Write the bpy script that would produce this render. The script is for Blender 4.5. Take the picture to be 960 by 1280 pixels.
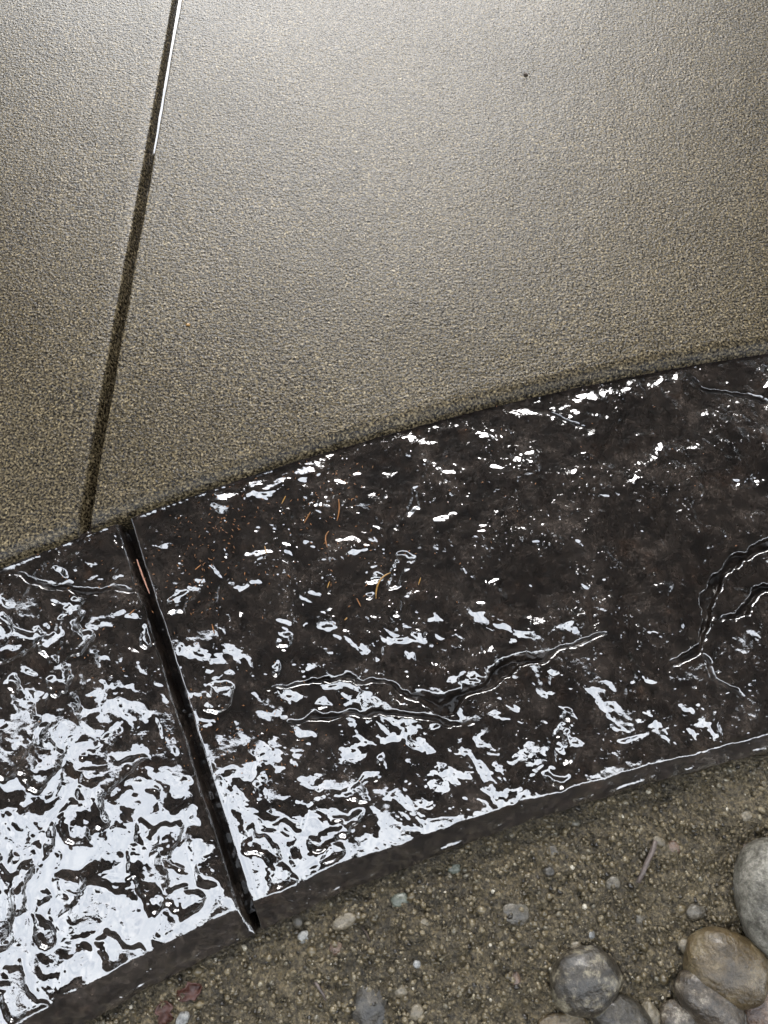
import bpy, bmesh, math, random
import numpy as np
from mathutils import Vector, Matrix, noise as mnoise

for o in list(bpy.data.objects):
    bpy.data.objects.remove(o, do_unlink=True)
scene = bpy.context.scene
COL = scene.collection
R = math.radians

# ------------------------------------------------------------------ camera
CAM_H, TILT, VFOV = 0.80, 20.0, 67.3
cam_d = bpy.data.cameras.new('camera')
cam = bpy.data.objects.new('camera', cam_d)
COL.objects.link(cam)
cam.location = (0, 0, CAM_H)
cam.rotation_euler = (R(TILT), 0, 0)
cam_d.sensor_fit = 'VERTICAL'
cam_d.angle = R(VFOV)
cam_d.clip_start = 0.01
cam_d.clip_end = 500
scene.camera = cam
scene.render.resolution_x, scene.render.resolution_y = 768, 1024

# ------------------------------------------------------------------ sky, sun, exposure
SUN_EL, SUN_AZ = 39.0, 2.0         # a veiled sun ahead of the photographer
w = bpy.data.worlds.new('World')
scene.world = w
w.use_nodes = True
nt = w.node_tree
nt.nodes.clear()
sky = nt.nodes.new('ShaderNodeTexSky')
sky.sky_type = 'NISHITA'
sky.sun_disc = False
sky.sun_elevation = R(SUN_EL)
sky.sun_rotation = R(SUN_AZ)
sky.air_density, sky.dust_density, sky.ozone_density = 1.0, 1.6, 1.0
hs = nt.nodes.new('ShaderNodeMix')                # a high veil of even cloud over the clear sky
hs.data_type = 'RGBA'
hs.inputs[0].default_value = 0.75
cn_ = nt.nodes.new('ShaderNodeTexNoise')           # soft lighter and darker cloud all over the veil
cn_.inputs['Scale'].default_value = 2.6
cn_.inputs['Detail'].default_value = 5
ct_ = nt.nodes.new('ShaderNodeTexCoord')
nt.links.new(ct_.outputs['Generated'], cn_.inputs['Vector'])
cr_ = nt.nodes.new('ShaderNodeValToRGB')
cr_.color_ramp.elements[0].position, cr_.color_ramp.elements[0].color = 0.34, (4.5, 4.85, 5.3, 1)
cr_.color_ramp.elements[1].position, cr_.color_ramp.elements[1].color = 0.64, (8.0, 8.15, 8.25, 1)
nt.links.new(cn_.outputs['Fac'], cr_.inputs['Fac'])
nt.links.new(cr_.outputs['Color'], hs.inputs[7])
bg = nt.nodes.new('ShaderNodeBackground')
bg.inputs['Strength'].default_value = 0.15
wo = nt.nodes.new('ShaderNodeOutputWorld')
nt.links.new(sky.outputs[0], hs.inputs[6])
nt.links.new(hs.outputs[2], bg.inputs['Color'])
nt.links.new(bg.outputs[0], wo.inputs['Surface'])
sd = bpy.data.lights.new('sun', 'SUN')
sd.energy = 0.5
sd.angle = R(24)
sd.color = (1.0, 0.98, 0.95)
sun = bpy.data.objects.new('sun', sd)
COL.objects.link(sun)
az, el = R(SUN_AZ), R(SUN_EL)
sv = Vector((math.sin(az) * math.cos(el), math.cos(az) * math.cos(el), math.sin(el)))
sun.rotation_euler = sv.to_track_quat('Z', 'Y').to_euler()
sun.location = sv * 20
scene.view_settings.view_transform = 'Standard'
scene.view_settings.look = 'None'
scene.view_settings.gamma = 1.0
scene.view_settings.use_curve_mapping = False
scene.view_settings.exposure = 3.05

# ------------------------------------------------------------------ helpers
F = 640 / math.tan(R(VFOV / 2))
def at(px, py, z=0.0):
    """point of the level plane z seen at a photograph pixel"""
    u, v = (px - 480) / F, -(py - 640) / F
    t = R(TILT)
    dy = math.sin(t) + v * math.cos(t)
    dz = -math.cos(t) + v * math.sin(t)
    k = (z - CAM_H) / dz
    return Vector((u * k, dy * k, z))
PX = 0.00077                                        # metres per photograph pixel in the bed

def tag(o, label=None, cat=None, group=None, kind=None):
    if label: o['label'] = label
    if cat: o['category'] = cat
    if group: o['group'] = group
    if kind: o['kind'] = kind
    return o
def empty(name, loc=(0, 0, 0)):
    o = bpy.data.objects.new(name, None)
    o.empty_display_size = 0.05
    COL.objects.link(o)
    o.location = loc
    return o
def link(name, me, mat, parent=None, loc=None):
    o = bpy.data.objects.new(name, me)
    COL.objects.link(o)
    if mat is not None and not me.materials: me.materials.append(mat)
    if parent is not None: o.parent = parent
    if loc is not None: o.location = loc
    return o
def raw_mesh(name, V, Fq, smooth=True):
    """numpy vertices (n,3) and equal-sided faces (m,k)"""
    me = bpy.data.meshes.new(name)
    m, k = Fq.shape
    me.vertices.add(len(V)); me.vertices.foreach_set('co', np.ascontiguousarray(V, dtype=np.float32).ravel())
    me.loops.add(m * k); me.loops.foreach_set('vertex_index', np.ascontiguousarray(Fq, dtype=np.int32).ravel())
    me.polygons.add(m)
    me.polygons.foreach_set('loop_start', np.arange(0, m * k, k, dtype=np.int32))
    me.polygons.foreach_set('loop_total', np.full(m, k, dtype=np.int32))
    if smooth: me.polygons.foreach_set('use_smooth', np.ones(m, dtype=bool))
    me.update(calc_edges=True)
    return me
def grid_mesh(name, P):
    a, b = P.shape[:2]
    i = np.arange(a * b).reshape(a, b)
    q = np.stack([i[:-1, :-1], i[1:, :-1], i[1:, 1:], i[:-1, 1:]], -1).reshape(-1, 4)
    n = np.cross(P[1, 0] - P[0, 0], P[0, 1] - P[0, 0])
    if n[2] < 0: q = q[:, ::-1]
    return raw_mesh(name, P.reshape(-1, 3), q)
def vattr(me, name, arr):
    a = me.attributes.new(name, 'FLOAT', 'POINT')
    a.data.foreach_set('value', np.ascontiguousarray(arr, dtype=np.float32).ravel())

# numpy gradient noise
_rng = np.random.RandomState(7)
_perm = _rng.permutation(512)
_perm = np.r_[_perm, _perm]
_ga = _rng.rand(512) * 2 * np.pi
_gx, _gy = np.cos(_ga), np.sin(_ga)
def pn(x, y, seed=0):
    x = x + seed * 17.31; y = y + seed * 9.77
    xi, yi = np.floor(x).astype(int), np.floor(y).astype(int)
    fx, fy = x - xi, y - yi
    ux, uy = fx ** 3 * (fx * (fx * 6 - 15) + 10), fy ** 3 * (fy * (fy * 6 - 15) + 10)
    def g(ix, iy, dx, dy):
        h = _perm[(_perm[ix & 511] + iy) & 511]
        return _gx[h] * dx + _gy[h] * dy
    a = g(xi, yi, fx, fy); b = g(xi + 1, yi, fx - 1, fy)
    c = g(xi, yi + 1, fx, fy - 1); d = g(xi + 1, yi + 1, fx - 1, fy - 1)
    return (a + (b - a) * ux + ((c + (d - c) * ux) - (a + (b - a) * ux)) * uy) * 1.5
def fbm(x, y, f, octs, seed=0, gain=0.5):
    s = 0; a = 1.0
    for k in range(octs):
        s = s + a * pn(x * f, y * f, seed + k * 3); f *= 2.03; a *= gain
    return s
def sstep(a, b, x):
    t = np.clip((x - a) / (b - a), 0, 1)
    return t * t * (3 - 2 * t)
def spaced(*seg):
    """coordinates from (start, stop, step) runs laid end to end"""
    out = []
    for a, b, s in seg:
        out.append(np.linspace(a, b, max(2, int(round(abs(b - a) / s)) + 1))[:-1])
    out.append(np.array([seg[-1][1]]))
    return np.concatenate(out)

# ------------------------------------------------------------------ material helpers
class NT:
    def __init__(s, name):
        s.m = bpy.data.materials.new(name); s.m.use_nodes = True
        s.t = s.m.node_tree
        s.b = s.t.nodes['Principled BSDF']
        s.co = s.t.nodes.new('ShaderNodeTexCoord').outputs['Object']
    def n(s, typ, **kw):
        nd = s.t.nodes.new(typ)
        for k, v in kw.items(): setattr(nd, k, v)
        return nd
    def l(s, a, b): s.t.links.new(a, b)
    def noise(s, scale, detail=3, rough=0.55, dist=0.0, vec=None):
        nd = s.n('ShaderNodeTexNoise')
        nd.inputs['Scale'].default_value = scale; nd.inputs['Detail'].default_value = detail
        nd.inputs['Roughness'].default_value = rough; nd.inputs['Distortion'].default_value = dist
        s.l(vec or s.co, nd.inputs['Vector'])
        return nd.outputs['Fac']
    def voro(s, scale, feature='F1', out='Distance', rnd=1.0):
        nd = s.n('ShaderNodeTexVoronoi'); nd.feature = feature
        nd.inputs['Scale'].default_value = scale; nd.inputs['Randomness'].default_value = rnd
        s.l(s.co, nd.inputs['Vector'])
        return nd.outputs[out]
    def ramp(s, fac, stops, interp='LINEAR'):
        nd = s.n('ShaderNodeValToRGB'); cr = nd.color_ramp; cr.interpolation = interp
        while len(cr.elements) < len(stops): cr.elements.new(0.5)
        for e, (p, c) in zip(cr.elements, stops):
            e.position = p; e.color = (c[0], c[1], c[2], 1) if hasattr(c, '__len__') else (c, c, c, 1)
        s.l(fac, nd.inputs['Fac'])
        return nd.outputs['Color']
    def mix(s, fac, a, b, mode='MIX'):
        nd = s.n('ShaderNodeMix'); nd.data_type = 'RGBA'; nd.blend_type = mode
        for sock, v in ((nd.inputs[0], fac), (nd.inputs[6], a), (nd.inputs[7], b)):
            if hasattr(v, 'node'): s.l(v, sock)
            elif hasattr(v, '__len__'): sock.default_value = (v[0], v[1], v[2], 1)
            else: sock.default_value = v
        return nd.outputs[2]
    def math(s, op, a, b=None):
        nd = s.n('ShaderNodeMath'); nd.operation = op
        for sock, v in zip(nd.inputs, (a, b)):
            if v is None: continue
            if hasattr(v, 'node'): s.l(v, sock)
            else: sock.default_value = v
        return nd.outputs[0]
    def attr(s, name):
        nd = s.n('ShaderNodeAttribute'); nd.attribute_name = name
        return nd.outputs['Fac']
    def bump(s, h, dist, strength=1.0, prev=None):
        nd = s.n('ShaderNodeBump')
        nd.inputs['Distance'].default_value = dist
        if hasattr(strength, 'node'): s.l(strength, nd.inputs['Strength'])
        else: nd.inputs['Strength'].default_value = strength
        s.l(h, nd.inputs['Height'])
        if prev is not None: s.l(prev, nd.inputs['Normal'])
        return nd.outputs['Normal']
    def set(s, **kw):
        for k, v in kw.items():
            sock = s.b.inputs[k.replace('_', ' ')]
            if hasattr(v, 'node'): s.l(v, sock)
            elif hasattr(v, '__len__'): sock.default_value = (v[0], v[1], v[2], 1)
            else: sock.default_value = v
        return s.m

# sand-finished concrete, wet
def mat_concrete():
    m = NT('wet_sand_finish_concrete')
    g1 = m.noise(370, 4, 0.62)
    g2 = m.voro(400, out='Color')
    sep = m.n('ShaderNodeSeparateColor'); m.l(g2, sep.inputs[0])
    base = m.ramp(g1, [(0.39, (0.0035, 0.0026, 0.0013)), (0.50, (0.0425, 0.0330, 0.0182)), (0.61, (0.134, 0.107, 0.065))])
    grain = m.ramp(sep.outputs[0], [(0.0, 0.35), (0.4, 0.85), (0.85, 1.15), (1.0, 2.2)])
    c = m.mix(0.8, base, grain, 'MULTIPLY')
    blot = m.ramp(m.noise(4, 5, 0.6), [(0.3, (0.72, 0.70, 0.63)), (0.7, (1.16, 1.16, 1.16))])
    c = m.mix(1.0, c, blot, 'MULTIPLY')
    spk = m.ramp(m.voro(38), [(0.0, 1.0), (0.045, 1.0), (0.06, 0.0)])
    c = m.mix(m.math('MULTIPLY', spk, 0.35), c, (0.03, 0.026, 0.02))
    h = m.math('ADD', m.noise(330, 3, 0.6), m.math('MULTIPLY', m.noise(170, 2), 0.6))
    nrm = m.bump(h, 0.0012, 0.9)
    return m.set(Base_Color=c, Roughness=0.27, Normal=nrm, IOR=1.32)

# dark integral colour, sealed and soaked
def mat_border():
    m = NT('wet_dark_brown_stamped_concrete')
    big = m.noise(16, 5, 0.65, 0.6)
    c = m.ramp(big, [(0.34, (0.0046, 0.0033, 0.0026)), (0.52, (0.0108, 0.0081, 0.0064)), (0.68, (0.0235, 0.0185, 0.0152))])
    rust = m.ramp(m.noise(26, 4, 0.7), [(0.58, 0.0), (0.74, 0.4)])
    c = m.mix(rust, c, (0.020, 0.009, 0.004))
    fine = m.ramp(m.noise(300, 4, 0.75), [(0.32, 0.35), (0.5, 0.9), (0.70, 2.3)])
    c = m.mix(1.0, c, m.ramp(m.noise(70, 4, 0.65), [(0.36, 0.4), (0.64, 1.6)]), 'MULTIPLY')
    c = m.mix(1.0, c, fine, 'MULTIPLY')
    spl = m.math('MULTIPLY', m.attr('splash'), m.ramp(m.noise(120, 5, 0.7), [(0.46, 0.0), (0.66, 0.7)]))
    c = m.mix(spl, c, (0.055, 0.043, 0.025))
    dry = m.math('SUBTRACT', 1.0, m.attr('pool'))
    patch = m.ramp(m.noise(22, 3, 0.6), [(0.54, 0.02), (0.68, 0.8)])
    st = m.math('MULTIPLY', dry, patch)
    h = m.math('ADD', m.noise(240, 3, 0.6), m.math('MULTIPLY', m.noise(110, 2, 0.5), 1.2))
    # isolated grains and pin holes that catch single glints, denser where the skin is dry
    patch2 = m.ramp(m.noise(17, 3, 0.6, 0.5), [(0.42, 0.14), (0.62, 1.0)])
    iso = m.ramp(m.noise(210, 2, 0.5), [(0.66, 0.0), (0.78, 1.0)])
    pit = m.ramp(m.noise(150, 2, 0.6), [(0.24, 0.0), (0.32, 1.0)])
    cn = m.bump(m.math('ADD', iso, pit), 0.0010, m.math('ADD', 0.05, m.math('MULTIPLY', m.math('MULTIPLY', dry, patch2), 0.5)))
    cn = m.bump(h, 0.0010, m.math('MAXIMUM', m.math('MULTIPLY', st, 0.8), m.math('MULTIPLY', m.attr('margin'), 0.22)), cn)
    bn = m.bump(h, 0.0014, 0.8)
    r = m.math('ADD', m.ramp(st, [(0.0, 0.022), (1.0, 0.08)]), m.math('ADD', m.math('MULTIPLY', m.attr('margin'), 0.04), m.math('MULTIPLY', spl, 0.4)))
    return m.set(Base_Color=c, Roughness=0.5, Normal=bn, IOR=1.3, Specular_IOR_Level=0.15, Coat_Weight=m.math('SUBTRACT', 1.0, m.math('MULTIPLY', m.attr('crack'), 0.93)), Coat_Roughness=r, Coat_IOR=2.05, Coat_Normal=cn)

def mat_soil():
    m = NT('wet_gritty_soil')
    n1 = m.noise(14, 6, 0.65)
    n2 = m.noise(240, 4, 0.65)
    c = m.ramp(n1, [(0.3, (0.029, 0.022, 0.011)), (0.55, (0.067, 0.052, 0.028)), (0.75, (0.110, 0.088, 0.052))])
    f = m.ramp(n2, [(0.34, 0.12), (0.5, 0.9), (0.66, 2.2)])
    c = m.mix(0.85, c, f, 'MULTIPLY')
    h = m.math('ADD', m.noise(300, 4, 0.65), m.math('MULTIPLY', m.voro(260), 0.7))
    return m.set(Base_Color=c, Roughness=m.ramp(n2, [(0.3, 0.75), (0.7, 0.38)]), Normal=m.bump(h, 0.0045, 1.0))

def mat_grit():
    m = NT('wet_grit')
    t = m.attr('tone')
    c = m.ramp(t, [(0.0, (0.012, 0.009, 0.005)), (0.2, (0.047, 0.036, 0.018)), (0.45, (0.086, 0.067, 0.036)), (0.7, (0.124, 0.099, 0.057)),
                   (0.88, (0.080, 0.072, 0.052)), (0.95, (0.18, 0.155, 0.10)), (1.0, (0.32, 0.29, 0.23))])
    c = m.mix(0.6, c, m.ramp(m.noise(500, 2), [(0.3, 0.5), (0.7, 1.4)]), 'MULTIPLY')
    return m.set(Base_Color=c, Roughness=0.34, Normal=m.bump(m.noise(700, 2), 0.0006, 0.5))

def mat_stone(name, c1, c2, c3, scale=40, rough=0.38, coat=0.15, lo=0.38, hi=0.66):
    m = NT(name)
    geo = m.n('ShaderNodeNewGeometry').outputs['Position']
    n1 = m.noise(scale * 1.5, 7, 0.72, 0.2, geo)
    c = m.ramp(n1, [(lo, c1), ((lo + hi) / 2, c2), (hi, c3)])
    sp = m.ramp(m.noise(380, 3, 0.7, 0, geo), [(0.33, 0.45), (0.5, 1.0), (0.72, 1.5)])
    c = m.mix(0.7, c, sp, 'MULTIPLY')
    h = m.math('ADD', m.noise(260, 4, 0.65, 0, geo), m.math('MULTIPLY', m.noise(60, 4, 0.6, 0, geo), 2.6))
    return m.set(Base_Color=c, Roughness=rough, Coat_Weight=coat, Coat_Roughness=0.15, Normal=m.bump(h, 0.0020, 0.8))

def mat_plain(name, col, rough=0.6, var=0.3, scale=60, bump=0.0):
    m = NT(name)
    f = m.ramp(m.noise(scale, 4, 0.6), [(0.3, 1 - var), (0.7, 1 + var)])
    kw = dict(Base_Color=m.mix(1.0, col, f, 'MULTIPLY'), Roughness=rough)
    if bump: kw['Normal'] = m.bump(m.noise(scale * 2, 3), bump, 0.8)
    return m.set(**kw)

def mat_water():
    m = NT('rain_water')
    return m.set(Base_Color=(0.012, 0.010, 0.008), Roughness=0.02, IOR=1.6, Coat_Weight=1.0, Coat_IOR=1.6, Coat_Roughness=0.01)

M = dict(concrete=mat_concrete(), border=mat_border(), soil=mat_soil(), grit=mat_grit(), water=mat_water(),
         needle_gold=mat_plain('golden_needle', (0.24, 0.125, 0.026), 0.4, 0.25, 300),
         needle_orange=mat_plain('orange_needle', (0.17, 0.068, 0.016), 0.4, 0.3, 300),
         needle_tan=mat_plain('pinkish_needle', (0.25, 0.13, 0.09), 0.35, 0.2, 300),
         twig=mat_plain('wet_grey_twig', (0.075, 0.058, 0.050), 0.5, 0.45, 180, 0.001),
         leaf=mat_plain('red_brown_leaf', (0.034, 0.0085, 0.0035), 0.55, 0.4, 120, 0.0008),
         timber=mat_plain('dark_stained_timber', (0.022, 0.016, 0.012), 0.7, 0.3, 12),
         bark=mat_plain('conifer_bark', (0.05, 0.035, 0.025), 0.9, 0.4, 14, 0.02),
         fir=mat_plain('conifer_needles', (0.022, 0.038, 0.016), 0.6, 0.4, 5))

# ------------------------------------------------------------------ plan of the place (metres)
H = CAM_H
C_IN, R_IN = np.array([1.27, -3.59]) * H, 4.27 * H       # slab / border edge
C_OUT, R_OUT = np.array([1.13, -3.09]) * H, 3.20 * H     # border / planting bed edge
Z_SOIL = -0.036
Z_BORDER = -0.012

def r_in(th):                                            # slab edge seen from C_OUT at angle th
    d = C_OUT - C_IN
    bx = np.cos(th) * d[0] + np.sin(th) * d[1]
    return -bx + np.sqrt(bx * bx - (d @ d) + R_IN ** 2)

# ---- soil: one sheet from the bed under the camera out to the horizon
def build_ground():
    xs = spaced((-90, -4, 8), (-4, -0.75, 0.1), (-0.75, 0.85, 0.0032), (0.85, 4, 0.1), (4, 90, 8))
    ys = spaced((-90, -4, 8), (-4, -0.62, 0.1), (-0.62, 0.16, 0.0032), (0.16, 4, 0.2), (4, 90, 8))
    X, Y = np.meshgrid(xs, ys)
    r = np.hypot(X - C_OUT[0], Y - C_OUT[1])
    inside = sstep(R_OUT + 0.03, R_OUT - 0.004, r)
    z = Z_SOIL + 0.005 * fbm(X, Y, 9, 3, 5) + 0.0046 * fbm(X, Y, 60, 4, 9, 0.68)
    z += -0.010 * sstep(0.35, 0.75, X) * sstep(-0.1, -0.25, Y)      # scooped out under the cobbles
    z -= 0.006 * np.exp(-np.abs(r - R_OUT) / 0.018)                  # washed out along the border
    z = z * inside + (-0.14) * (1 - inside)
    me = grid_mesh('ground', np.stack([X, Y, z], -1))
    o = link('ground', me, M['soil'])
    tag(o, 'wet brown gritty soil of the planting bed below the border', kind='structure')
    return X, Y, z
GX, GY, GZ = build_ground()
_gx1, _gy1 = GX[0], GY[:, 0]
def soil_z(x, y):
    i = np.clip(np.searchsorted(_gx1, x), 1, len(_gx1) - 1); j = np.clip(np.searchsorted(_gy1, y), 1, len(_gy1) - 1)
    return GZ[j, i]

# ---- patio slabs either side of a tooled joint
J0 = np.array(at(226, -10, 0)[:2]); J1 = np.array(at(107, 662, 0)[:2])
JD = (J0 - J1) / np.linalg.norm(J0 - J1)                 # from border outwards
JN = np.array([JD[1], -JD[0]])                           # to the right
def joint_theta(rr):
    """angle about C_IN where the joint line meets radius rr"""
    p = J1 - C_IN
    b = p @ JD
    k = -b + np.sqrt(b * b - (p @ p) + rr * rr)
    q = p[None, :] + k[:, None] * JD[None, :]
    return np.arctan2(q[:, 1], q[:, 0])
def round_drop(d, rad, deep):
    """a tooled, rounded arris: 0 inside, falls to -deep at d = 0"""
    t = np.clip(1 - d / rad, 0, 1)
    return -deep * (1 - np.sqrt(np.clip(1 - t ** 2.2, 0, 1)))
patio = tag(empty('patio'), 'wet tan sand finished concrete patio cut by a tooled joint', kind='structure')
def build_slab(side):
    b = np.r_[0.0, 0.0004, 0.001, spaced((0.002, 0.024, 0.001), (0.024, 0.06, 0.003), (0.06, 1.5, 0.02), (1.5, 6, 0.3))]
    a = np.r_[0.0, 0.0004, 0.001, spaced((0.002, 0.020, 0.001), (0.020, 0.05, 0.003), (0.05, 1.4, 0.008), (1.4, 5.0, 0.2))]
    rr = R_IN + b
    th0 = joint_theta(rr)
    half = 0.0016
    A, B = np.meshgrid(a, b)
    # sideways offset measured square to the joint, then turned along the arc
    ca = np.abs(np.cos(th0 - math.atan2(JD[1], JD[0])))
    TH = th0[:, None] - side * (A + half) / (rr * ca)[:, None]
    wob = 0.0011 * pn(B * 22, A * 0 + side, 3) * np.exp(-A / 0.01)
    X = C_IN[0] + np.cos(TH) * (R_IN + B); Y = C_IN[1] + np.sin(TH) * (R_IN + B)
    X = X + JN[0] * wob; Y = Y + JN[1] * wob
    e = 0.0010 * fbm(X, Y, 30, 3, 11) * np.exp(-B / 0.012)
    X = X + np.cos(TH) * e; Y = Y + np.sin(TH) * e
    Z = (round_drop(A, 0.0035, 0.007) if side > 0 else -0.024 * np.clip(1 - A / 0.0095, 0, 1) ** 1.3 - 0.0035 * np.clip(1 - A / 0.026, 0, 1) ** 2) + round_drop(B, 0.022, 0.015)
    Z = np.maximum(Z, -0.030)
    Z += 0.0007 * fbm(X, Y, 4, 3, 2) + 0.00035 * fbm(X, Y, 120, 3, 4)
    # wall down at both edges
    wallj = np.stack([X[:, 0], Y[:, 0], np.full(len(b), -0.1)], -1)[:, None]
    P = np.concatenate([wallj, np.stack([X, Y, Z], -1)], 1)
    walle = P[:1].copy(); walle[..., 2] = -0.1
    P = np.concatenate([walle, P], 0)
    return link('slab', grid_mesh('slab', P), M['concrete'], patio)
s1 = build_slab(1); s2 = build_slab(-1)
tag(s1, 'broad concrete slab right of the tooled joint'); tag(s2, 'narrow concrete slab left of the tooled joint')
def build_joint_water():
    k = np.linspace(-0.03, 6.0, 700)
    off = np.array([-0.0105, -0.004, 0.000, 0.0017])
    K, O = np.meshgrid(k, off, indexing='ij')
    X = J1[0] + JD[0] * K + JN[0] * O; Y = J1[1] + JD[1] * K + JN[1] * O
    # rain stands deeper in the joint away from the border
    wet = sstep(0.30, 0.75, K + 0.05 * pn(K * 18, O * 0, 8))
    Z = -0.0200 + 0.0072 * wet + 0.00016 * fbm(K, O * 2, 45, 3, 6) + (1 - wet) * 0.0012 * pn(K * 160, O * 300, 4)
    P = np.stack([X, Y, Z], -1)
    link('joint_water', grid_mesh('joint_water', P), M['water'], patio)
build_joint_water()

# ---- stamped border
B0 = np.array(at(157, 655, Z_BORDER)[:2]); B1 = np.array(at(314, 1150, Z_BORDER)[:2])
BD = (B1 - B0) / np.linalg.norm(B1 - B0)
BN = np.array([-BD[1], BD[0]])                            # towards the right of the photograph
if BN[0] < 0: BN = -BN
def polyline(pts):
    return np.array([at(x, y, Z_BORDER)[:2] for x, y in pts])
def crevice(X, Y, pts, depth, wid, step=0.0, rim=0.0, L=0.03, side=1):
    """chipped edge of a stamped slate plate: crack, raised rim on one side, step fading away"""
    P = polyline(pts)
    jx = X + 0.0055 * fbm(X, Y, 30, 4, 21, 0.45) + 0.0006 * fbm(X, Y, 120, 2, 23); jy = Y + 0.0055 * fbm(X, Y, 30, 4, 27, 0.45) + 0.0006 * fbm(X, Y, 120, 2, 29)
    best = np.full(X.shape, 9.0); sg = np.zeros(X.shape)
    seglen = np.linalg.norm(np.diff(P, axis=0), axis=1); tot = seglen.sum(); acc = 0
    pos = np.zeros(X.shape)
    for i in range(len(P) - 1):
        d = P[i + 1] - P[i]; l2 = d @ d
        t = np.clip(((jx - P[i, 0]) * d[0] + (jy - P[i, 1]) * d[1]) / l2, 0, 1)
        dx, dy = jx - P[i, 0] - t * d[0], jy - P[i, 1] - t * d[1]
        dd = np.hypot(dx, dy); m = dd < best
        best[m] = dd[m]; sg[m] = np.sign(d[0] * dy - d[1] * dx)[m]; pos[m] = ((acc + t * seglen[i]) / tot)[m]
        acc += seglen[i]
    s = best * sg * side
    fade = sstep(0, 0.2, pos) * sstep(1, 0.75, pos)
    mod = np.clip(0.75 + 1.0 * fbm(X, Y, 20, 2, 33), 0.10, 1.6)
    # an open slot on the low side, then a face that climbs to the high plate
    Lm = L * mod * (0.35 + 0.65 * fade)
    z = -depth * (0.6 + 0.4 * mod) * np.where(s < 0, sstep(-Lm - 0.0024, -Lm, s), 1 - sstep(0, wid, s))
    z += rim * mod * np.exp(-((s - wid * 1.3) / (wid * 0.7)) ** 2) + step * sstep(0, wid, s) * np.exp(-np.maximum(s, 0) / 0.05)
    return z * fade
def border_height(X, Y, t_in, t_out):
    """relief of the stamped slate skin; t_in / t_out: distance from the two edges"""
    wx = X + 0.012 * fbm(X, Y, 14, 3, 41); wy = Y + 0.012 * fbm(X, Y, 14, 3, 47)
    # cleft plates: terraces of a warped field
    f = fbm(wx, wy, 9, 3, 51, 0.5) * 2.3
    k = np.floor(f); fr = f - k
    ter = (k + sstep(0.12, 0.88, fr)) * 0.0009
    # hammered scallops
    q = fbm(wx * 1.15, wy * 0.95, 17, 3, 61, 0.45)
    q = np.where(q > 0, np.abs(q) ** 0.85, -np.abs(q))
    calm = 0.66 + 0.34 * sstep(0.50, 0.10, X + 0.7 * Y)          # the right of the band is worn flatter
    rough_ = 1 + 0.45 * sstep(0.10, -0.30, X + 1.2 * Y)           # coarser towards the left front
    z = calm * rough_ * (ter + 0.0040 * q + (0.0006 + 0.0006 * sstep(-0.10, 0.20, X + 0.8 * Y)) * fbm(wx, wy, 44, 3, 77)) + 0.00020 * fbm(X, Y, 100, 3, 75, 0.6)
    feats = [   # points in the photograph, depth, width of the face, step, rim, slot, high side
        [((-60, 700), (30, 722), (75, 735), (120, 741), (172, 738), (200, 742)), 0.0034, 0.0060, 0.0010, 0.0, 0.0020, 1],
        [((840, 455), (862, 470), (885, 486), (920, 494), (965, 502), (1040, 515)), 0.0032, 0.0050, 0.0008, 0.0, 0.0020, 1],
        [((320, 868), (370, 853), (430, 848), (480, 856), (520, 870), (550, 886)), 0.0045, 0.0016, 0.0014, 0.0, 0.0030, -1],
        [((500, 862), (545, 880), (580, 872), (612, 850), (645, 828), (690, 812)), 0.0070, 0.0090, 0.0012, 0.0, 0.0070, 1],
        [((640, 832), (690, 812), (730, 803), (770, 785)), 0.0036, 0.0018, 0.0004, 0.0, 0.0024, 1],
        [((1010, 660), (965, 678), (930, 698), (905, 722), (893, 745), (889, 770), (880, 798), (868, 818), (845, 832), (825, 850)), 0.0090, 0.0016, 0.0008, 0.0, 0.0085, 1],
        [((889, 778), (915, 776), (935, 764), (950, 745), (1000, 715)), 0.0080, 0.0016, 0.0008, 0.0, 0.0085, -1],
        [((868, 815), (882, 828), (896, 848), (915, 862), (940, 872)), 0.0022, 0.0030, 0.0004, 0.0, 0.0015, 1],
        [((340, 905), (420, 892), (480, 890), (560, 905), (620, 898)), 0.0026, 0.0050, 0.0008, 0.0, 0.0015, 1],
        [((640, 505), (700, 520), (740, 545)), 0.0018, 0.0030, 0.0004, 0.0, 0.0012, 1],
    ]
    crack = np.zeros(X.shape)
    for a in feats:
        zc = crevice(X, Y, *a); z = z + zc; crack = np.maximum(crack, sstep(-0.00002, -0.0007, zc))
    # the sealer and rain fill the lows
    wetter = sstep(0.16, -0.30, X + 1.4 * Y)
    lvl = -0.0010 + 0.0006 * sstep(0.2, -0.1, X + Y) + 0.0009 * fbm(X, Y, 7, 2, 81) + 0.0011 * wetter
    s = 0.00055
    d = (z - lvl) / s
    filled = lvl + s * np.logaddexp(0, np.clip(d, -40, 40))
    pool = 1 / (1 + np.exp(np.clip(d, -30, 30)))
    deepcut = sstep(-0.0016, -0.0030, z - lvl)                 # the deep cracks drain
    zz = filled * (1 - deepcut) + z * deepcut
    pool = pool * (1 - deepcut)
    # trowelled margins
    mi = sstep(0.008, 0.024, t_in + 0.004 * pn(X * 40, Y * 40, 5)); bw = 0.0170 + 0.0130 * sstep(0.35, -0.30, X)
    mo = sstep(-0.004, 0.010, t_out - bw + 0.006 * pn(X * 40, Y * 40, 6))
    zz = zz * mi * mo + 0.0005 * fbm(X, Y, 70, 4, 91, 0.6) * (1 - mi * mo)
    e_ = np.clip(1 - t_out / bw, 0, 1)
    zz += 0.0012 * np.exp(-((t_out - 0.0035) / 0.0018) ** 2) * np.clip(0.1 + 1.5 * fbm(X, Y, 22, 3, 3), 0, 1)
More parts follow.
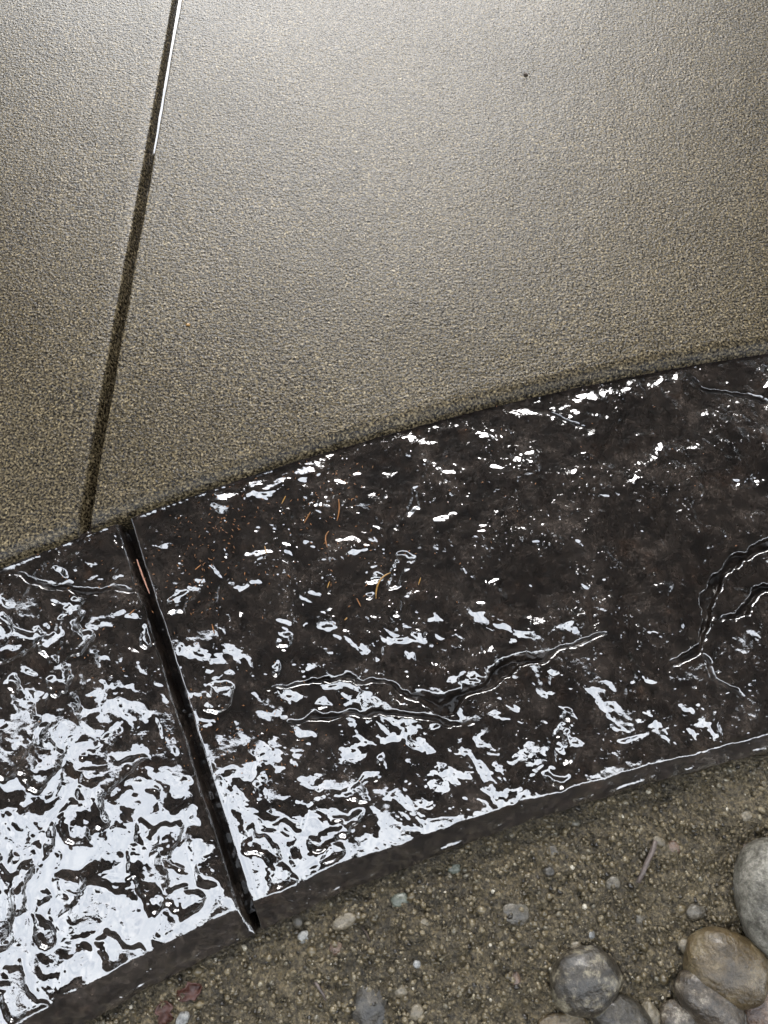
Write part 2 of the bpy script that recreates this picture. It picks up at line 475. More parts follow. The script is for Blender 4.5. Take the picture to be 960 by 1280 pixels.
    zz += -0.58 * bw * (e_ - 0.03 * (1 - np.exp(-e_ / 0.03))) + 0.0008 * np.exp(-((t_in - 0.004) / 0.0020) ** 2) * np.clip(pn(X * 9, Y * 9, 13) + 0.7, 0, 1)
    return zz, pool, np.exp(-t_out / 0.015), 1 - mi * mo, crack
border = tag(empty('stamped_border'), 'wet dark brown slate stamped concrete border curving round the bed', kind='structure')
TH_J = [math.atan2(*(p - C_OUT)[::-1]) for p in (B0, B1)]
def build_section(side):
    # along: distance from the joint; across: 0 at slab, 1 at bed
    run = 1.06 if side > 0 else 0.40
    a = np.r_[0, 0.0004, spaced((0.001, run, 0.00105), (run, 3.0, 0.03))]
    wn = 440
    c = np.r_[np.linspace(0, 1, wn)]
    A, Cc = np.meshgrid(a, c, indexing='ij')
    # the joint line gives each ring its start angle
    p0, p1 = B0 - BD * 0.012, B1 + BD * 0.02
    J = p0[None, :] + c[:, None] * (p1 - p0)[None, :]
    th0 = np.arctan2(J[:, 1] - C_OUT[1], J[:, 0] - C_OUT[0])
    half = 0.0040
    TH = th0[None, :] - side * (A + half) / (R_OUT + 0.2)
    ri, ro = r_in(TH) + 0.004, R_OUT
    ro = ro + 0.0022 * fbm(TH * 3, TH * 0 + 2, 9, 4, 3, 0.6)
    RR = ri + (ro - ri) * Cc
    X = C_OUT[0] + np.cos(TH) * RR; Y = C_OUT[1] + np.sin(TH) * RR
    t_in, t_out = ri - RR, RR - ro
    z, pool, still, margin, crack = border_height(X, Y, np.abs(t_in), np.abs(t_out))
    z = z * (1 - 0.85 * sstep(0.016, 0.004, A) * sstep(0.03, 0.05, np.abs(t_out)))
    Aw = A + 0.0009 * fbm(X, Y, 22, 2, 15)
    z = z + round_drop(np.maximum(Aw, 0), 0.008 if side < 0 else 0.0030, 0.018) * sstep(0.0, 0.022, np.abs(t_out))
    z = z + 0.0007 * np.exp(-((A - 0.009) / 0.005) ** 2) * (side > 0) * sstep(0.02, 0.1, np.abs(t_in))
    Z = Z_BORDER + z
    P = np.stack([X, Y, Z], -1)
    wj = P[:1].copy(); wj[..., 2] = -0.09
    P = np.concatenate([wj, P], 0)
    wo = P[:, -1:].copy(); wo[..., 2] = -0.09
    P = np.concatenate([P, wo], 1)
    pool = np.concatenate([pool[:1] * 0, pool], 0); pool = np.concatenate([pool, pool[:, -1:] * 0], 1)
    me = grid_mesh('border_section', P)
    vattr(me, 'pool', pool)
    margin = np.concatenate([margin[:1], margin], 0); vattr(me, 'margin', np.concatenate([margin, margin[:, -1:]], 1))
    crack = np.concatenate([crack[:1], crack], 0); vattr(me, 'crack', np.concatenate([crack, crack[:, -1:]], 1))
    still = np.concatenate([still[:1], still], 0); vattr(me, 'splash', np.concatenate([still, still[:, -1:]], 1))
    return link('border_section', me, M['border'], border)
b1 = build_section(1); b2 = build_section(-1)
tag(b1, 'long border section right of the border joint'); tag(b2, 'short border section left of the border joint, mostly under standing water')
def build_border_joint():
    k = np.linspace(-0.005, np.linalg.norm(B1 - B0) - 0.004, 260)
    off = np.linspace(-0.0060, 0.0060, 7)
    K, O = np.meshgrid(k, off, indexing='ij')
    X = B0[0] + BD[0] * K + BN[0] * O; Y = B0[1] + BD[1] * K + BN[1] * O
    Z = Z_BORDER - 0.0280 + 0.0008 * fbm(X, Y, 90, 2, 4)
    me = grid_mesh('joint_bottom', np.stack([X, Y, Z], -1))
    vattr(me, 'pool', X * 0 + 0.5); vattr(me, 'splash', X * 0); vattr(me, 'margin', X * 0); vattr(me, 'crack', X * 0 + 1)
    link('joint_bottom', me, M['border'], border)
build_border_joint()

# ------------------------------------------------------------------ grit on the soil (uncountable)
rng = np.random.RandomState(3)
def ico(sub):
    bm = bmesh.new(); bmesh.ops.create_icosphere(bm, subdivisions=sub, radius=1.0)
    V = np.array([v.co[:] for v in bm.verts]); Fc = np.array([[v.index for v in f.verts] for f in bm.faces]); bm.free()
    return V, Fc
IV, IF = ico(1)
def in_bed(x, y, margin=0.004):
    return np.hypot(x - C_OUT[0], y - C_OUT[1]) < R_OUT - margin
def build_grit(n, smin, smax, power, name, label, seed):
    r = np.random.RandomState(seed)
    x = r.uniform(-0.62, 0.80, n * 2); y = r.uniform(-0.52, 0.12, n * 2)
    k = in_bed(x, y); x, y = x[k][:n], y[k][:n]; n = len(x)
    size = smin * (smax / smin) ** (r.rand(n) ** power)
    sc = size[:, None] * np.stack([r.uniform(0.75, 1.3, n), r.uniform(0.75, 1.3, n), r.uniform(0.5, 0.85, n)], 1)
    jit = 1 + 0.38 * (r.rand(n, 12, 1) - 0.5)
    V = IV[None] * jit * sc[:, None, :]
    a = r.uniform(0, 6.28, n); ca, sa = np.cos(a)[:, None], np.sin(a)[:, None]
    X = V[..., 0] * ca - V[..., 1] * sa; Y = V[..., 0] * sa + V[..., 1] * ca
    tilt = r.uniform(-0.5, 0.5, (n, 1)); Z = V[..., 2] + X * tilt * 0.4
    zs = soil_z(x, y) + size * r.uniform(-0.25, 0.35, n)
    P = np.stack([X + x[:, None], Y + y[:, None], Z + zs[:, None]], -1).reshape(-1, 3)
    Fc = (IF[None] + (np.arange(n) * 12)[:, None, None]).reshape(-1, 3)
    me = raw_mesh(name, P, Fc, smooth=True)
    vattr(me, 'tone', np.repeat(np.clip(r.beta(2.0, 2.6, n) + 0.16 * (r.rand(n) < 0.03) + 0.12 * r.randn(n), 0, 1), 12))
    return tag(link(name, me, M['grit']), label, kind='stuff')
build_grit(54000, 0.0007, 0.0034, 1.9, 'grit', 'coarse wet sand and grit covering the soil of the bed', 5)
build_grit(520, 0.0026, 0.0056, 2.2, 'gravel', 'scattered pea sized gravel bits lying in the wet soil', 6)

# ------------------------------------------------------------------ cobbles and pebbles
IV4, IF4 = ico(4)
IV3, IF3 = ico(3)
GP = 'pebbles pressed into the soil'
def stone(name, px, py, rx, ry, ang, mat, label, group=None, flat=0.68, sink=0.42, lump=0.10, seed=0, cat='stone', power=2.2, lift=0.0):
    """px, py, rx, ry in photograph pixels; ang degrees anticlockwise"""
    V0, F0 = (IV4, IF4) if max(rx, ry) > 14 else (IV3, IF3)
    if cat == 'pebble' and group == GP: sink = min(0.86, sink + 0.12)
    z0 = Z_SOIL + 0.004
    c = at(px, py, z0); ax, ay = rx * PX * 1.0, ry * PX * 1.0
    az_ = min(ax, ay) * flat
    base = float(soil_z(np.array([c.x]), np.array([c.y]))[0])
    n = V0 / (np.abs(V0) ** power).sum(1, keepdims=True) ** (1 / power)
    out = np.empty_like(n)
    for i, v in enumerate(n):
        p = Vector(v) * 1.1 + Vector((seed * 3.7, seed * 1.3, 0))
        d = 1 + lump * mnoise.noise(p) + lump * 0.45 * mnoise.noise(p * 2.3) + lump * 0.12 * mnoise.noise(p * 6)
        out[i] = v * d
    out *= np.array([ax, ay, az_])
    me = raw_mesh(name, out, F0)
    zc = base + az_ * (1 - 2 * sink) + lift
    # slide along the sight line so that it stays where the photograph has it
    k = (zc - CAM_H) / (z0 - CAM_H)
    o = link(name, me, mat, None, (c.x * k, c.y * k, zc))
    o.rotation_euler = (0, 0, R(ang))
    return tag(o, label, cat, group)
S = {}
S['grey'] = mat_stone('pale_grey_granite', (0.0461, 0.0414, 0.0311), (0.1152, 0.1066, 0.0864), (0.2074, 0.1930, 0.1613), 48, 0.5, 0.12)
S['brown'] = mat_stone('olive_brown_cobble', (0.026, 0.017, 0.006), (0.066, 0.046, 0.021), (0.125, 0.098, 0.056), 22, rough=0.38)
S['dark'] = mat_stone('charcoal_cobble', (0.0150, 0.0121, 0.0081), (0.0369, 0.0299, 0.0207), (0.1555, 0.1354, 0.0922), 42, lo=0.42, hi=0.60)
S['pink'] = mat_stone('mottled_pinkish_cobble', (0.0208, 0.0152, 0.0096), (0.0544, 0.0416, 0.0280), (0.2240, 0.1960, 0.1520), 46, lo=0.42, hi=0.68)
S['slate'] = mat_stone('wet_slate_cobble', (0.0115, 0.0098, 0.0069), (0.0270, 0.0225, 0.0155), (0.0691, 0.0576, 0.0414), 55)
S['rust'] = mat_stone('rusty_pink_stone', (0.0403, 0.0202, 0.0115), (0.0922, 0.0576, 0.0374), (0.1498, 0.1094, 0.0806), 40)
S['tan'] = mat_stone('tan_pebble', (0.0648, 0.0518, 0.0324), (0.1080, 0.0900, 0.0590), (0.1728, 0.1440, 0.1008), 60)
S['green'] = mat_stone('green_grey_pebble', (0.0396, 0.0446, 0.0324), (0.0720, 0.0806, 0.0612), (0.1152, 0.1224, 0.0972), 60)
S['white'] = mat_stone('white_quartz_chip', (0.10, 0.10, 0.095), (0.19, 0.19, 0.18), (0.30, 0.30, 0.29), 60)
S['gritty'] = mat_stone('mid_grey_pebble', (0.0330, 0.0280, 0.0200), (0.0620, 0.0530, 0.0380), (0.1010, 0.0880, 0.0650), 70)

G = 'river cobbles at the edge of the bed'
stone('cobble', 996, 1128, 72, 78, 10, S['grey'], 'large pale grey speckled cobble cut off by the right frame edge', G, 0.75, 0.30, 0.08, 1)
stone('cobble', 908, 1209, 50, 41, -14, S['brown'], 'olive brown cobble with a tan lower half beside the large pale cobble', G, 0.8, 0.36, 0.10, 2)
stone('cobble', 731, 1226, 44, 37, 25, S['dark'], 'dark grey oval cobble with pale blotches lying alone in the soil', G, 0.75, 0.40, 0.09, 3)
stone('cobble', 886, 1254, 42, 27, -38, S['pink'], 'mottled brown cobble with white flecks in front of the olive brown cobble', G, 0.85, 0.30, 0.10, 4, lift=0.004)
stone('cobble', 850, 1273, 25, 19, -10, S['pink'], 'small round grey brown cobble left of the white flecked cobble', G, 0.8, 0.35, 0.10, 5)
stone('cobble', 777, 1274, 38, 26, -25, S['slate'], 'dark wet slate grey cobble cut off by the bottom frame edge', G, 0.8, 0.38, 0.10, 6)
stone('pebble', 814, 1268, 15, 10, -62, S['tan'], 'tan wedge shaped pebble between the slate grey and small brown cobbles', G, 0.8, 0.35, 0.16, 7, 'pebble')
stone('cobble', 957, 1262, 26, 36, -28, S['rust'], 'rusty pink stone in the bottom right corner', G, 0.7, 0.42, 0.16, 8)
stone('pebble', 930, 1272, 24, 8, 28, S['gritty'], 'thin grey stone wedged beside the rusty pink stone', G, 0.9, 0.45, 0.12, 9, 'pebble')
stone('pebble', 926, 1248, 16, 13, 20, S['slate'], 'small dark stone in the gap under the olive brown cobble', G, 0.8, 0.55, 0.12, 10, 'pebble')
stone('cobble', 703, 1282, 32, 15, 8, S['brown'], 'flat brown cobble sunk in soil below the dark oval cobble', G, 0.6, 0.55, 0.12, 11)
stone('cobble', 925, 1112, 12, 26, 12, S['slate'], 'dark sunken stone in the shade left of the large pale cobble', G, 0.6, 0.60, 0.16, 12)
stone('cobble', 462, 1262, 25, 31, 10, S['slate'], 'dark wet stone half buried in soil at the bottom frame edge', G, 0.6, 0.72, 0.14, 13)
stone('cobble', 1010, 1212, 40, 34, 0, S['gritty'], 'grey cobble outside the frame behind the rusty pink stone', G, 0.8, 0.40, 0.10, 14)
stone('cobble', 900, 1318, 46, 34, 12, S['brown'], 'brown cobble below the bottom frame edge under the white flecked cobble', G, 0.8, 0.40, 0.10, 15)
stone('cobble', 1050, 1290, 60, 46, 32, S['dark'], 'dark cobble outside the frame beyond the bottom right corner', G, 0.75, 0.36, 0.10, 16)
stone('cobble', 960, 1340, 40, 30, -12, S['grey'], 'pale cobble outside the frame below the rusty pink stone', G, 0.75, 0.36, 0.10, 17)

GP = 'pebbles pressed into the soil'
stone('pebble', 876, 1171, 12, 13, 0, S['green'], 'pale green grey pebble just above the olive brown cobble', GP, 0.8, 0.45, 0.12, 21, 'pebble')
stone('pebble', 869, 1190, 10, 8, 20, S['tan'], 'tan pebble between the green grey pebble and olive brown cobble', GP, 0.8, 0.5, 0.14, 22, 'pebble')
stone('pebble', 856, 1183, 8, 9, 20, S['tan'], 'small tan pebble left of the green grey pebble', GP, 0.8, 0.5, 0.14, 42, 'pebble')
stone('pebble', 870, 1139, 13, 9, 12, S['gritty'], 'grey pebble half buried above the green grey pebble', GP, 0.6, 0.55, 0.12, 23, 'pebble')
stone('pebble', 720, 1184, 9, 8, 0, S['tan'], 'tan pebble touching the upper edge of the dark oval cobble', GP, 0.8, 0.45, 0.14, 24, 'pebble')
stone('pebble', 738, 1168, 6, 5, 10, S['white'], 'tiny whitish pebble above the dark oval cobble', GP, 0.9, 0.4, 0.14, 25, 'pebble')
stone('pebble', 842, 1060, 8, 9, 20, S['rust'], 'pinkish brown pebble right of the grey twig', GP, 0.8, 0.45, 0.12, 26, 'pebble')
stone('pebble', 824, 1052, 9, 6, -30, S['tan'], 'tan flat pebble at the upper end of the grey twig', GP, 0.6, 0.45, 0.14, 27, 'pebble')
stone('pebble', 690, 1064, 11, 8, 15, S['slate'], 'blackish pebble pressed in soil near the border right of middle', GP, 0.5, 0.6, 0.2, 28, 'pebble')
stone('pebble', 686, 1090, 7, 6, 15, S['slate'], 'small blackish pebble just below the other blackish pebble', GP, 0.6, 0.5, 0.2, 43, 'pebble')
stone('pebble', 766, 1104, 11, 9, 30, S['gritty'], 'brownish grey pebble left of the grey twig', GP, 0.7, 0.45, 0.12, 29, 'pebble')
stone('pebble', 380, 1171, 8, 7, 10, S['white'], 'pale grey pebble below the border right of the border joint', GP, 0.8, 0.45, 0.14, 30, 'pebble')
stone('pebble', 373, 1152, 7, 8, 40, S['gritty'], 'grey speckled pebble above the pale grey pebble', GP, 0.8, 0.5, 0.14, 31, 'pebble')
stone('pebble', 521, 1205, 5, 5, 0, S['white'], 'small white round pebble beside a dark hollow in the soil', GP, 0.9, 0.35, 0.1, 32, 'pebble')
stone('pebble', 430, 1152, 16, 8, 22, S['tan'], 'flat tan pebble close under the border edge', GP, 0.5, 0.55, 0.16, 33, 'pebble')
stone('pebble', 420, 1185, 8, 8, 0, S['rust'], 'pale pinkish pebble lower right of the pale grey pebble', GP, 0.7, 0.5, 0.14, 34, 'pebble')
stone('pebble', 645, 1142, 17, 13, 0, S['gritty'], 'broad grey pebble nearly level with the soil in mid bed', GP, 0.3, 0.80, 0.12, 35, 'pebble')
stone('pebble', 500, 1238, 9, 8, 0, S['tan'], 'light tan pebble right of the half buried dark stone', GP, 0.7, 0.45, 0.14, 36, 'pebble')
stone('pebble', 520, 1266, 11, 9, 30, S['tan'], 'yellowish tan pebble near the bottom edge right of the dark stone', GP, 0.7, 0.5, 0.14, 37, 'pebble')
stone('pebble', 228, 1274, 9, 7, 60, S['white'], 'bluish white chip under the border beside the red brown leaf', GP, 0.8, 0.4, 0.24, 38, 'pebble')
stone('pebble', 934, 1020, 12, 8, 15, S['tan'], 'tan pebble in the soil close to the right frame edge', GP, 0.6, 0.5, 0.14, 39, 'pebble')
stone('pebble', 645, 1225, 6, 10, 5, S['rust'], 'small pinkish brown pebble left of the dark oval cobble', GP, 0.7, 0.45, 0.14, 40, 'pebble')
stone('pebble', 568, 1086, 9, 6, 20, S['green'], 'greenish grey pebble close under the border in the middle', GP, 0.6, 0.5, 0.14, 41, 'pebble')
stone('pebble', 800, 1150, 8, 7, 0, S['gritty'], 'grey pebble in the grit between green grey pebble and dark cobble', GP, 0.7, 0.5, 0.14, 44, 'pebble')
stone('pebble', 500, 1125, 12, 8, 10, S['green'], 'grey green pebble half buried beneath the border edge, mid picture', GP, 0.5, 0.55, 0.14, 45, 'pebble')
stone('pebble', 530, 1155, 7, 6, 10, S['tan'], 'buff pebble in the soil above the small white pebble', GP, 0.7, 0.5, 0.14, 46, 'pebble')

# ------------------------------------------------------------------ twigs, leaf, needles
def tube(name, pts, radii, mat, sides=7, seed=0, rough=0.0, parent=None):
    rnd = random.Random(seed); V = []; n = len(pts)
    for i, p in enumerate(pts):
        d = (pts[min(i + 1, n - 1)] - pts[max(i - 1, 0)]).normalized()
        u = d.cross(Vector((0, 0, 1))).normalized(); v = u.cross(d)
        for k in range(sides):
            a = 2 * math.pi * k / sides
            rr = radii[i] * (1 + rough * rnd.uniform(-1, 1))
            V.append(p + (u * math.cos(a) + v * math.sin(a)) * rr)
    Fq = [[i * sides + k, i * sides + (k + 1) % sides, (i + 1) * sides + (k + 1) % sides, (i + 1) * sides + k] for i in range(n - 1) for k in range(sides)]
    V += [pts[0], pts[-1]]
    Fq += [[n * sides, (k + 1) % sides, k, k] for k in range(sides)]
    me = bpy.data.meshes.new(name)
    me.from_pydata([tuple(v) for v in V], [], [f if len(set(f)) == 4 else f[:3] for f in Fq] + [[n * sides + 1, (n - 1) * sides + k, (n - 1) * sides + (k + 1) % sides] for k in range(sides)])
    me.polygons.foreach_set('use_smooth', [True] * len(me.polygons))
    return link(name, me, mat, parent)
def soil_pt(px, py, up):
    p = at(px, py, Z_SOIL + 0.004); z = float(soil_z(np.array([p.x]), np.array([p.y]))[0])
    return at(px, py, z + up)
def twig(pix, rad, label, mat='twig', seed=1):
    pts = [soil_pt(x, y, rad * 1.1) for x, y in pix]
    zz = max(p.z for p in pts); pts = [Vector((p.x, p.y, 0.5 * (p.z + zz))) for p in pts]
    n = len(pts)
    o = tube('twig', pts, [rad * (0.75 + 0.25 * math.sin(math.pi * (i + 0.6) / n)) for i in range(n)], M[mat], 8, seed, 0.14)
    return tag(o, label, 'twig', 'twigs in the bed')
twig([(819, 1051), (815, 1064), (809, 1076), (804, 1090), (797, 1103)], 0.0027, 'mauve grey twig lying in the soil near the large pale cobble')
twig([(932, 1056), (931, 1066), (933, 1078)], 0.0024, 'short pale twig above the large pale cobble', seed=2)
twig([(394, 1227), (401, 1238), (408, 1250)], 0.0016, 'thin light twig left of the half buried dark stone', seed=3)
twig([(452, 1158), (458, 1166), (462, 1175)], 0.0011, 'tiny dark twig in the soil above the half buried dark stone', 'bark', 4)

def leaf_scrap(px, py, L, W, ang, label):
    o0 = soil_pt(px, py, 0.0025)
    nu, nv = 9, 7; V = []
    for i in range(nu):
        for j in range(nv):
            u, v = i / (nu - 1) * 2 - 1, j / (nv - 1) * 2 - 1
            wd = math.sqrt(max(0, 1 - abs(u) ** 2.4)) * (1 + 0.3 * math.sin(5 * u + 1 + ang) + 0.2 * math.sin(11 * u + ang)) + 0.12
            V.append((u * L, v * W * wd, 0.0035 * v * v - 0.003 * u * u + 0.0012 * math.sin(6 * u + 3 * v)))
    Fq = [[i * nv + j, (i + 1) * nv + j, (i + 1) * nv + j + 1, i * nv + j + 1] for i in range(nu - 1) for j in range(nv - 1)]
    me = bpy.data.meshes.new('leaf'); me.from_pydata(V, [], Fq); me.polygons.foreach_set('use_smooth', [True] * len(Fq))
    o = link('leaf', me, M['leaf'], None, o0); o.rotation_euler = (0.15, -0.1, R(ang))
    sm = o.modifiers.new('thick', 'SOLIDIFY'); sm.thickness = 0.0008
    return tag(o, label, 'leaf', 'leaf scraps under the border')
leaf_scrap(236, 1240, 0.0125, 0.0058, 24, 'red brown leaf scrap under the border edge, the upper of two')
leaf_scrap(206, 1266, 0.0095, 0.0062, 105, 'red brown leaf scrap under the border edge, the lower of two')

deps = bpy.context.evaluated_depsgraph_get(); bpy.context.view_layer.update(); deps = bpy.context.evaluated_depsgraph_get()
from mathutils.bvhtree import BVHTree
_bv = [BVHTree.FromObject(o, deps) for o in (b1, b2)]
def border_pt(px, py, up):
    p = at(px, py, Z_BORDER); best = -0.012
    for t in _bv:
        h = t.ray_cast(Vector((p.x, p.y, 0.2)), Vector((0, 0, -1)))
        if h[0] is not None and h[0].z > -0.03: best = max(best, h[0].z)
    return at(px, py, best + up)
def needle(pix, label, mat='needle_gold', rad=0.0007, group='conifer needles on the border', n=9):
    P = [Vector((x, y, 0)) for x, y in pix]; out = []
    for i in range(n):                                       # quadratic through three points or a line
        t = i / (n - 1)
        if len(P) == 3: q = P[0] * (1 - t) * (1 - 2 * t) + P[1] * 4 * t * (1 - t) + P[2] * t * (2 * t - 1)
        else: q = P[0].lerp(P[1], t)
        out.append(border_pt(q.x, q.y, rad * 1.0))
    z = [p.z for p in out]                                   # a stiff needle bridges the dips
    zs = [max(z[max(0, i - 2):i + 3]) for i in range(n)]
    zs = [sum(zs[max(0, i - 1):i + 2]) / len(zs[max(0, i - 1):i + 2]) for i in range(n)]
    pts = [Vector((p.x, p.y, zz)) for p, zz in zip(out, zs)]
    o = tube('needle', pts, [rad * (0.45 + 0.55 * min(1, 3 * min(i + 0.6, n - i - 0.4) / n)) for i in range(n)], M[mat], 6)
    return tag(o, label, 'needle', group)
needle([(470, 748), (474, 727), (488, 716)], 'long curved golden conifer needle in the middle of the border', rad=0.0009)
needle([(423, 624), (424, 637), (421, 651)], 'straight orange needle near the slab edge, left of the border middle', 'needle_orange', 0.0008)
needle([(411, 664), (407, 672), (409, 684)], 'curved orange needle just below the straight orange needle', 'needle_orange', 0.0008)
needle([(388, 640), (380, 654)], 'slanted orange needle left of the curved orange needle', 'needle_orange', 0.0007)
needle([(171, 699), (178, 719), (187, 742)], 'straight pinkish needle lying along the border joint', 'needle_tan', 0.0009)
needle([(412, 727), (409, 735)], 'short golden needle left of the long curved needle', 'needle_gold', 0.0007)
needle([(526, 722), (523, 731)], 'short golden needle right of the long curved needle', 'needle_gold', 0.0006)
needle([(168, 762), (161, 769)], 'short orange needle on the left border section', 'needle_orange', 0.0007)
needle([(331, 683), (333, 692)], 'short golden needle near the slab edge right of the border joint', 'needle_gold', 0.0006)
needle([(446, 748), (451, 758)], 'short brown needle below left of the long curved needle', 'needle_orange', 0.0006)
needle([(357, 620), (352, 630)], 'short golden needle nearest the slab edge', 'needle_gold', 0.0006)
needle([(434, 772), (431, 775)], 'tiny golden needle bit below the long curved needle', 'needle_gold', 0.0007)
needle([(251, 706), (244, 712)], 'short orange needle amid orange crumbs right of the border joint', 'needle_orange', 0.0006)
needle([(265, 780), (268, 792)], 'short orange needle right of the joint on the grainy patch', 'needle_orange', 0.0006)
def build_crumbs():
    """orange crumbs of fallen needles and bud scales, far too small to count"""
    r = np.random.RandomState(12)
    cl = [(250, 705, 22, 34, 70), (285, 645, 26, 18, 50), (400, 610, 40, 26, 60), (340, 680, 60, 40, 50), (235, 745, 18, 20, 30), (180, 720, 25, 25, 10),
          (90, 740, 40, 50, 25), (330, 930, 60, 50, 60), (480, 710, 50, 40, 30), (640, 600, 160, 60, 40), (120, 830, 60, 40, 20), (260, 890, 40, 40, 25)]
    V = []; Fc = []
    for cx, cy, sx, sy, n in cl:
        for _ in range(n):
            p = border_pt(cx + sx * r.randn(), cy + sy * r.randn(), 0.0004)
            if p.z < -0.03: continue
            L, W_ = r.uniform(0.0006, 0.0022), r.uniform(0.0003, 0.0007); a = r.uniform(0, 6.28)
            ux, uy = math.cos(a), math.sin(a); b = len(V)
            for s, t, zz in ((-1, 0, 0), (0, 1, 0), (1, 0, 0.0002), (0, -1, 0), (0, 0, 0.0005), (0, 0, -0.0005)):
                V.append((p.x + ux * L * s - uy * W_ * t, p.y + uy * L * s + ux * W_ * t, p.z + zz))
            for i, j in ((0, 1), (1, 2), (2, 3), (3, 0)): Fc += [[b + j, b + i, b + 4], [b + i, b + j, b + 5]]
    me = raw_mesh('needle_crumbs', np.array(V), np.array(Fc), smooth=False)
    tag(link('needle_crumbs', me, M['needle_orange']), 'orange crumbs of conifer litter scattered on the wet border', kind='stuff')
build_crumbs()

def crumb(px, py, r, mat, label, seed):
    V0, F0 = ico(2); p = at(px, py, 0.001)
    V = np.array([v * (1 + 0.5 * mnoise.noise(Vector(v) * 1.6 + Vector((seed, 0, 0)))) for v in V0]) * np.array([r, r * 0.7, r * 0.5])
    tag(link('crumb', raw_mesh('crumb', V, F0), mat, None, p), label, 'crumb')
crumb(657, 93, 0.0032, M['bark'], 'dark crumb lying on the slab near the top right', 1)
crumb(235, 406, 0.0026, M['needle_gold'], 'tiny yellowish crumb on the slab right of the tooled joint', 2)

# ------------------------------------------------------------------ unseen blockers added to shape what the wet surfaces mirror
def box_mesh(name, sx, sy, sz):
    bm = bmesh.new(); bmesh.ops.create_cube(bm, size=1.0)
    for v in bm.verts: v.co = Vector((v.co.x * sx, v.co.y * sy, v.co.z * sz))
    bmesh.ops.bevel(bm, geom=bm.edges[:], offset=min(sx, sy, sz) * 0.08, segments=1, affect='EDGES')
    me = bpy.data.meshes.new(name); bm.to_mesh(me); bm.free(); return me
def build_added_cover():  # added roof, out of view, its edges set where mirrored sky should stop
    t = empty('added_patio_cover', (-0.10, 1.40, 0)); t.rotation_euler = (0, 0, R(-13.5))
    tag(t, 'unseen dark timber patio cover on four posts, added to darken the reflections', 'patio cover')
    dep, wid, z = 2.94, 6.6, 2.42
    bd = box_mesh('roof_board', 0.146, dep, 0.025)
    for i in range(45):
        link('roof_board', bd, M['timber'], t, (-wid / 2 + 0.0735 + i * 0.1468, 0, z + 0.16))
    rf = box_mesh('rafter', 0.05, dep - 0.04, 0.14)
    for i in range(11): link('rafter', rf, M['timber'], t, (-wid / 2 + 0.1 + i * 0.64, 0, z + 0.075))
    bmh = box_mesh('beam', wid - 0.1, 0.09, 0.2)
    for y in (-0.9, 1.1): link('beam', bmh, M['timber'], t, (0, y, z - 0.097))
    ps = box_mesh('post', 0.12, 0.12, z - 0.2)
    for x in (-2.9, 2.9):
        for y in (-0.9, 1.1): link('post', ps, M['timber'], t, (x, y, (z - 0.2) / 2))
build_added_cover()
def conifer_mesh(h, rad, seed):
    r = np.random.RandomState(seed); V = []; Fq = []
    nb = 420
    for i in range(nb):
        f = (i + 0.5) / nb; z = h * (0.06 + 0.93 * f); L = rad * (1 - f) ** 0.8 * r.uniform(0.7, 1.1) + 0.1
        a = r.uniform(0, 6.283); dx, dy = math.cos(a), math.sin(a)
        for k in range(9):
            s = (k + r.rand()) / 9 * L; wd = 0.09 + 0.22 * (1 - k / 9) * L * 0.4
            p = np.array([dx * s, dy * s, z - 0.28 * s + 0.05 * r.randn()]); q = r.randn(3) * 0.12
            e1 = np.array([-dy, dx, 0.15 * r.randn()]) * wd; e2 = np.array([dx, dy, -0.35 + 0.3 * r.randn()]) * wd * 0.8
            b = len(V); V += [p + q - e1, p + q + e2, p + q + e1, p + q - e2]; Fq.append([b, b + 1, b + 2, b + 3])
    return raw_mesh('crown', np.array(V), np.array(Fq), smooth=False)
def trunk_mesh(h, r0):
    V = []; n = 10; s = 10
    for i in range(n):
        f = i / (n - 1)
        for k in range(s):
            a = 6.283 * k / s; rr = r0 * (1 - 0.93 * f) * (1 + 0.25 * (1 - f) ** 6 * math.cos(3 * a))
            V.append((math.cos(a) * rr, math.sin(a) * rr, h * f - 0.15))
    Fq = [[i * s + k, i * s + (k + 1) % s, (i + 1) * s + (k + 1) % s, (i + 1) * s + k] for i in range(n - 1) for k in range(s)]
    return raw_mesh('trunk', np.array(V), np.array(Fq))
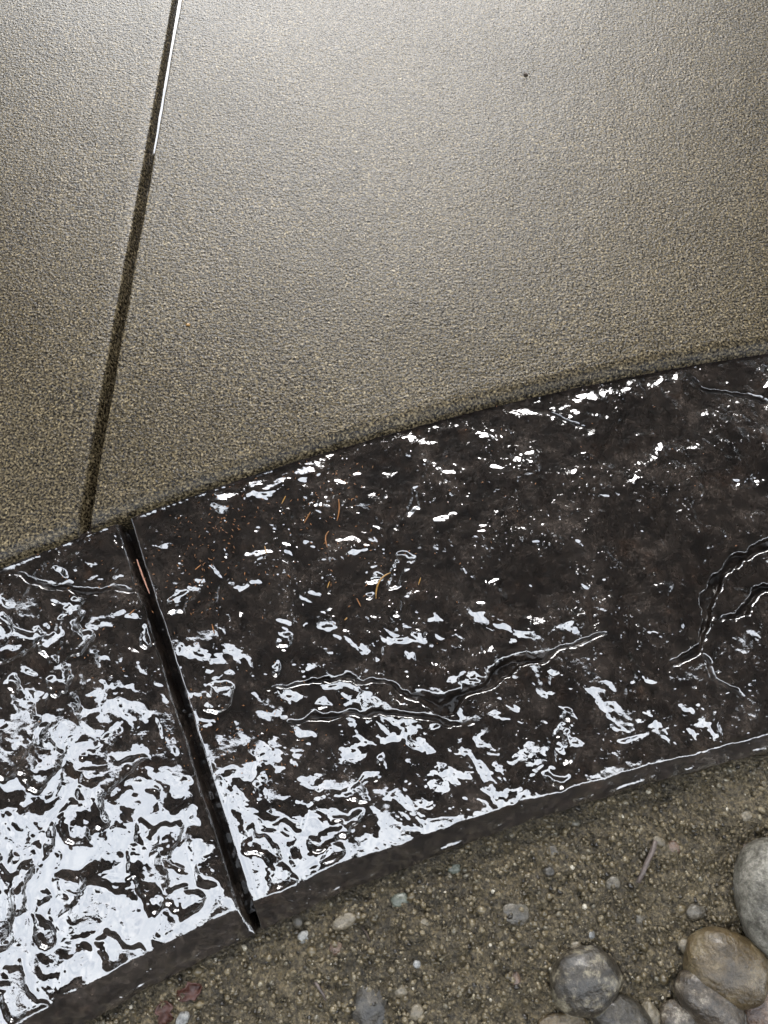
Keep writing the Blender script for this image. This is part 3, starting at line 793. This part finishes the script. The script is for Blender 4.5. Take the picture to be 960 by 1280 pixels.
ADDED_FIRS = [(-5.0, 6.5, 16.0, 2.6, 'tall fir beyond the left end of the patio cover'), (3.3, 6.5, 16.0, 2.7, 'tall fir beyond the right end of the patio cover'),
         (4.6, 4.4, 14.0, 2.2, 'tall fir between the others on the right of the patio cover'), (-4.9, 4.2, 14.0, 2.0, 'tall fir between the others on the left of the patio cover'),
         (5.0, 2.0, 12.0, 2.0, 'fir standing right of the patio cover'), (-5.4, 1.9, 12.0, 2.1, 'fir standing left of the patio cover'),
         (6.2, -0.6, 9.0, 2.0, 'fir right of the planting bed'),
         (-6.4, -0.6, 9.0, 2.0, 'fir left of the planting bed'), (0.3, 13.0, 8.0, 2.2, 'distant fir straight ahead beyond the patio')]
cm = [conifer_mesh(9.0, 2.0, 31), conifer_mesh(9.0, 2.0, 32)]; tm = trunk_mesh(8.7, 0.17)
for i, (x, y, h, rad, lab) in enumerate(ADDED_FIRS):  # unseen firs added to close off sky beside the front gap
    t = empty('added_fir', (x, y, -0.03)); t.scale = (rad / 2, rad / 2, h / 9); t.rotation_euler = (0, 0, i * 1.7)
    tag(t, lab + ', unseen, added to block sky', 'tree', 'added firs around the patio')
    link('trunk', tm, M['bark'], t); link('crown', cm[i % 2], M['fir'], t)

def build_added_house():  # unseen building added so only a strip of sky stays open overhead
    t = empty('added_house', (0.0, -2.7, 0))
    t.rotation_euler = (0, 0, R(-5))
    tag(t, 'unseen dark brown lap sided building added behind the camera to block sky', 'added_house')
    sb = box_mesh('siding_board', 11.0, 0.03, 0.185)
    for i in range(20):
        o = link('siding_board', sb, M['timber'], t, (0, 0, 0.09 + i * 0.172)); o.rotation_euler = (R(5), 0, 0)
    link('wall', box_mesh('wall', 11.0, 0.2, 3.6), M['timber'], t, (0, -0.14, 1.75))
    rf = link('roof', box_mesh('roof', 11.6, 3.0, 0.12), M['timber'], t, (0, -0.85, 4.05)); rf.rotation_euler = (R(-22), 0, 0)
    link('fascia', box_mesh('fascia', 11.7, 0.03, 0.2), M['timber'], t, (0, 0.58, 3.46))
    link('soffit', box_mesh('soffit', 11.6, 0.58, 0.02), M['timber'], t, (0, 0.27, 3.40))
build_added_house()
